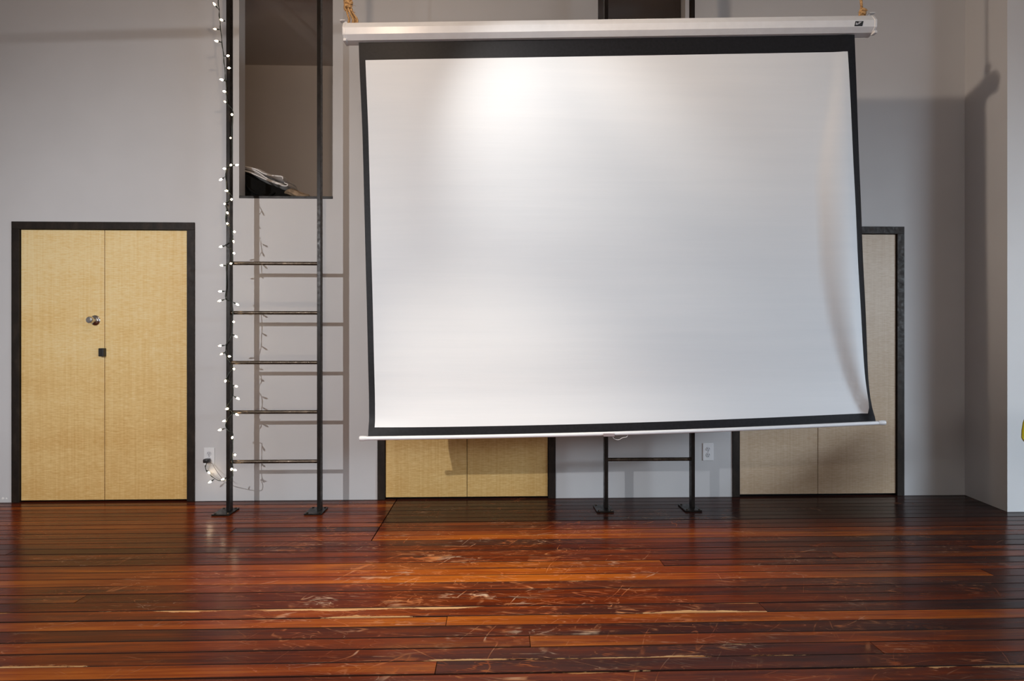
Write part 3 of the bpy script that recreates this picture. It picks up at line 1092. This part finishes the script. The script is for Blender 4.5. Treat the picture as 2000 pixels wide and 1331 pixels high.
# black bag: lumpy wedge
bm = bmesh.new()
prof = [(420, 352), (436, 338), (456, 334.5), (470, 335.5), (484, 339), (500, 346.5), (520, 356.5), (540, 364), (556, 371), (572, 385), (574, 399), (530, 400), (470, 400), (424, 400)]
bz = LOFT_Z
pts = [P(x, y_, YO) for x, y_ in prof]
rings = []
for j in range(7):
    q = j / 6
    ins = 0.02 * (1 - math.sqrt(max(0, 1 - (2 * q - 1) ** 4)))
    c = Vector((sum(p.x for p in pts) / len(pts), 0, sum(p.z for p in pts) / len(pts)))
    rr = []
    for p in pts:
        d = Vector((p.x - c.x, 0, p.z - c.z))
        d = d.normalized() * ins if d.length > 0 else d
        rr.append(bm.verts.new((p.x - d.x, 4.575 + 0.36 * q, max(bz + 0.001, p.z - d.z))))
    rings.append(rr)
for a, b_ in zip(rings, rings[1:]):
    for i in range(len(a)):
        bm.faces.new((a[i], a[(i + 1) % len(a)], b_[(i + 1) % len(a)], b_[i]))
bm.faces.new(rings[0])
bm.faces.new(list(reversed(rings[-1])))
bag = thing('bag', 'slouched black bag lying under the blanket in the loft opening', 'bag', (pts[6].x, 4.7, bz))
obj('body', bm, M['bag'], bag, smooth=50)
hp = [P(480, 360, 4.57), P(490, 372, 4.556), P(505, 380, 4.554), P(524, 382, 4.556), P(536, 376, 4.57)]
obj('strap', tube(bmesh.new(), smooth_path(hp, 6), 0.009, 8), M['bag'], bag, smooth=60)
# crumpled tan cloth
bm = bmesh.new()
bmesh.ops.create_icosphere(bm, subdivisions=4, radius=1.0)
cc = P(581, 381, 4.50)
rs = random.Random(3)
ph = [(Vector((rs.gauss(0, 1), rs.gauss(0, 1), rs.gauss(0, 1))) * 3.2, rs.uniform(0, 6.28)) for _ in range(9)]
for v in bm.verts:
    n = v.co.normalized()
    k = 1 + 0.13 * sum(abs(math.sin(n.dot(a) + b_)) - 0.6 for a, b_ in ph) / 2
    x = n.x * 0.088 * k
    z = n.z * 0.030 * k + 0.012 * math.sin(-x * 30) - x * 0.10
    v.co = Vector((cc.x + x, 4.50 + n.y * 0.042 * k, max(bz + 0.0145, bz + 0.040 + z)))
cl_o = obj('cloth', bm, M['tan'], None, smooth=80)
cl_o['label'] = 'small crumpled tan cloth at the foot of the black bag in the loft'
cl_o['category'] = 'cloth'

# ------------------------------------------------------------------ yellow shell chair at the right edge
CX, CY = 3.402, 3.30
ch = thing('shell_chair', 'yellow moulded shell armchair just entering at the right edge', 'chair', (CX, CY, 0))
bm = bmesh.new()
nphi, nv = 48, 12
grid = []
for i in range(nphi):
    ph_ = 2 * math.pi * i / nphi                        # 0 = back (+y)
    cb = math.cos(ph_)
    rim = 0.80 if cb > 0.75 else 0.0
    back = sstep(0.55, 1.0, cb)
    arm = sstep(-0.80, -0.15, cb)
    rim = 0.455 + (0.585 - 0.455) * arm + 0.16 * back
    row = []
    for j in range(nv + 1):
        q = j / nv
        rr = q ** 0.55
        zz = 0.425 + (rim - 0.425) * q ** 2.6
        fl_ = 0.30 * rr + 0.02 * q ** 6
        row.append(Vector((CX + fl_ * math.sin(ph_), CY + fl_ * math.cos(ph_) * 0.93, zz)))
    grid.append(row)
vo = [[bm.verts.new(p) for p in row[1:]] for row in grid]
c0 = bm.verts.new((CX, CY, 0.425))
for i in range(nphi):
    a, b_ = vo[i], vo[(i + 1) % nphi]
    bm.faces.new((c0, a[0], b_[0]))
    for j in range(nv - 1):
        bm.faces.new((a[j], a[j + 1], b_[j + 1], b_[j]))
so = obj('shell', bm, M['yellow'], ch, smooth=70)
md = so.modifiers.new('thick', 'SOLIDIFY')
md.thickness = 0.006
md.offset = 0
for sx in (-1, 1):
    for sy in (-1, 1):
        obj('leg', tube(bmesh.new(), [(CX + sx * 0.12, CY + sy * 0.11, 0.425), (CX + sx * 0.19, CY + sy * 0.18, 0.0)], [0.014, 0.0095], 10), M['wood_leg'], ch, smooth=50)
obj('leg_brace', tube(bmesh.new(), [(CX - 0.16, CY - 0.15, 0.27), (CX + 0.16, CY + 0.15, 0.27)], 0.005, 8), M['steel'], ch, smooth=50)

# ------------------------------------------------------------------ pipe hung above the frame (its shadow crosses the wall)
pa, pb = Vector((-4.6, 2.2, 2.913)), Vector((1.3, 2.2, 3.182))
pp = thing('hanging_pipe', 'thin steel pipe hung from the ceiling across the room, above the frame', 'pipe', (pa + pb) / 2)
obj('pipe', tube(bmesh.new(), [pa, pb], 0.020, 12), M['steel'], pp, smooth=50)
for t in (0.1, 0.5, 0.9):
    q = pa.lerp(pb, t)
    obj('hanger', tube(bmesh.new(), [q, Vector((q.x, q.y, ZC))], 0.004, 6), M['steel'], pp, smooth=50)
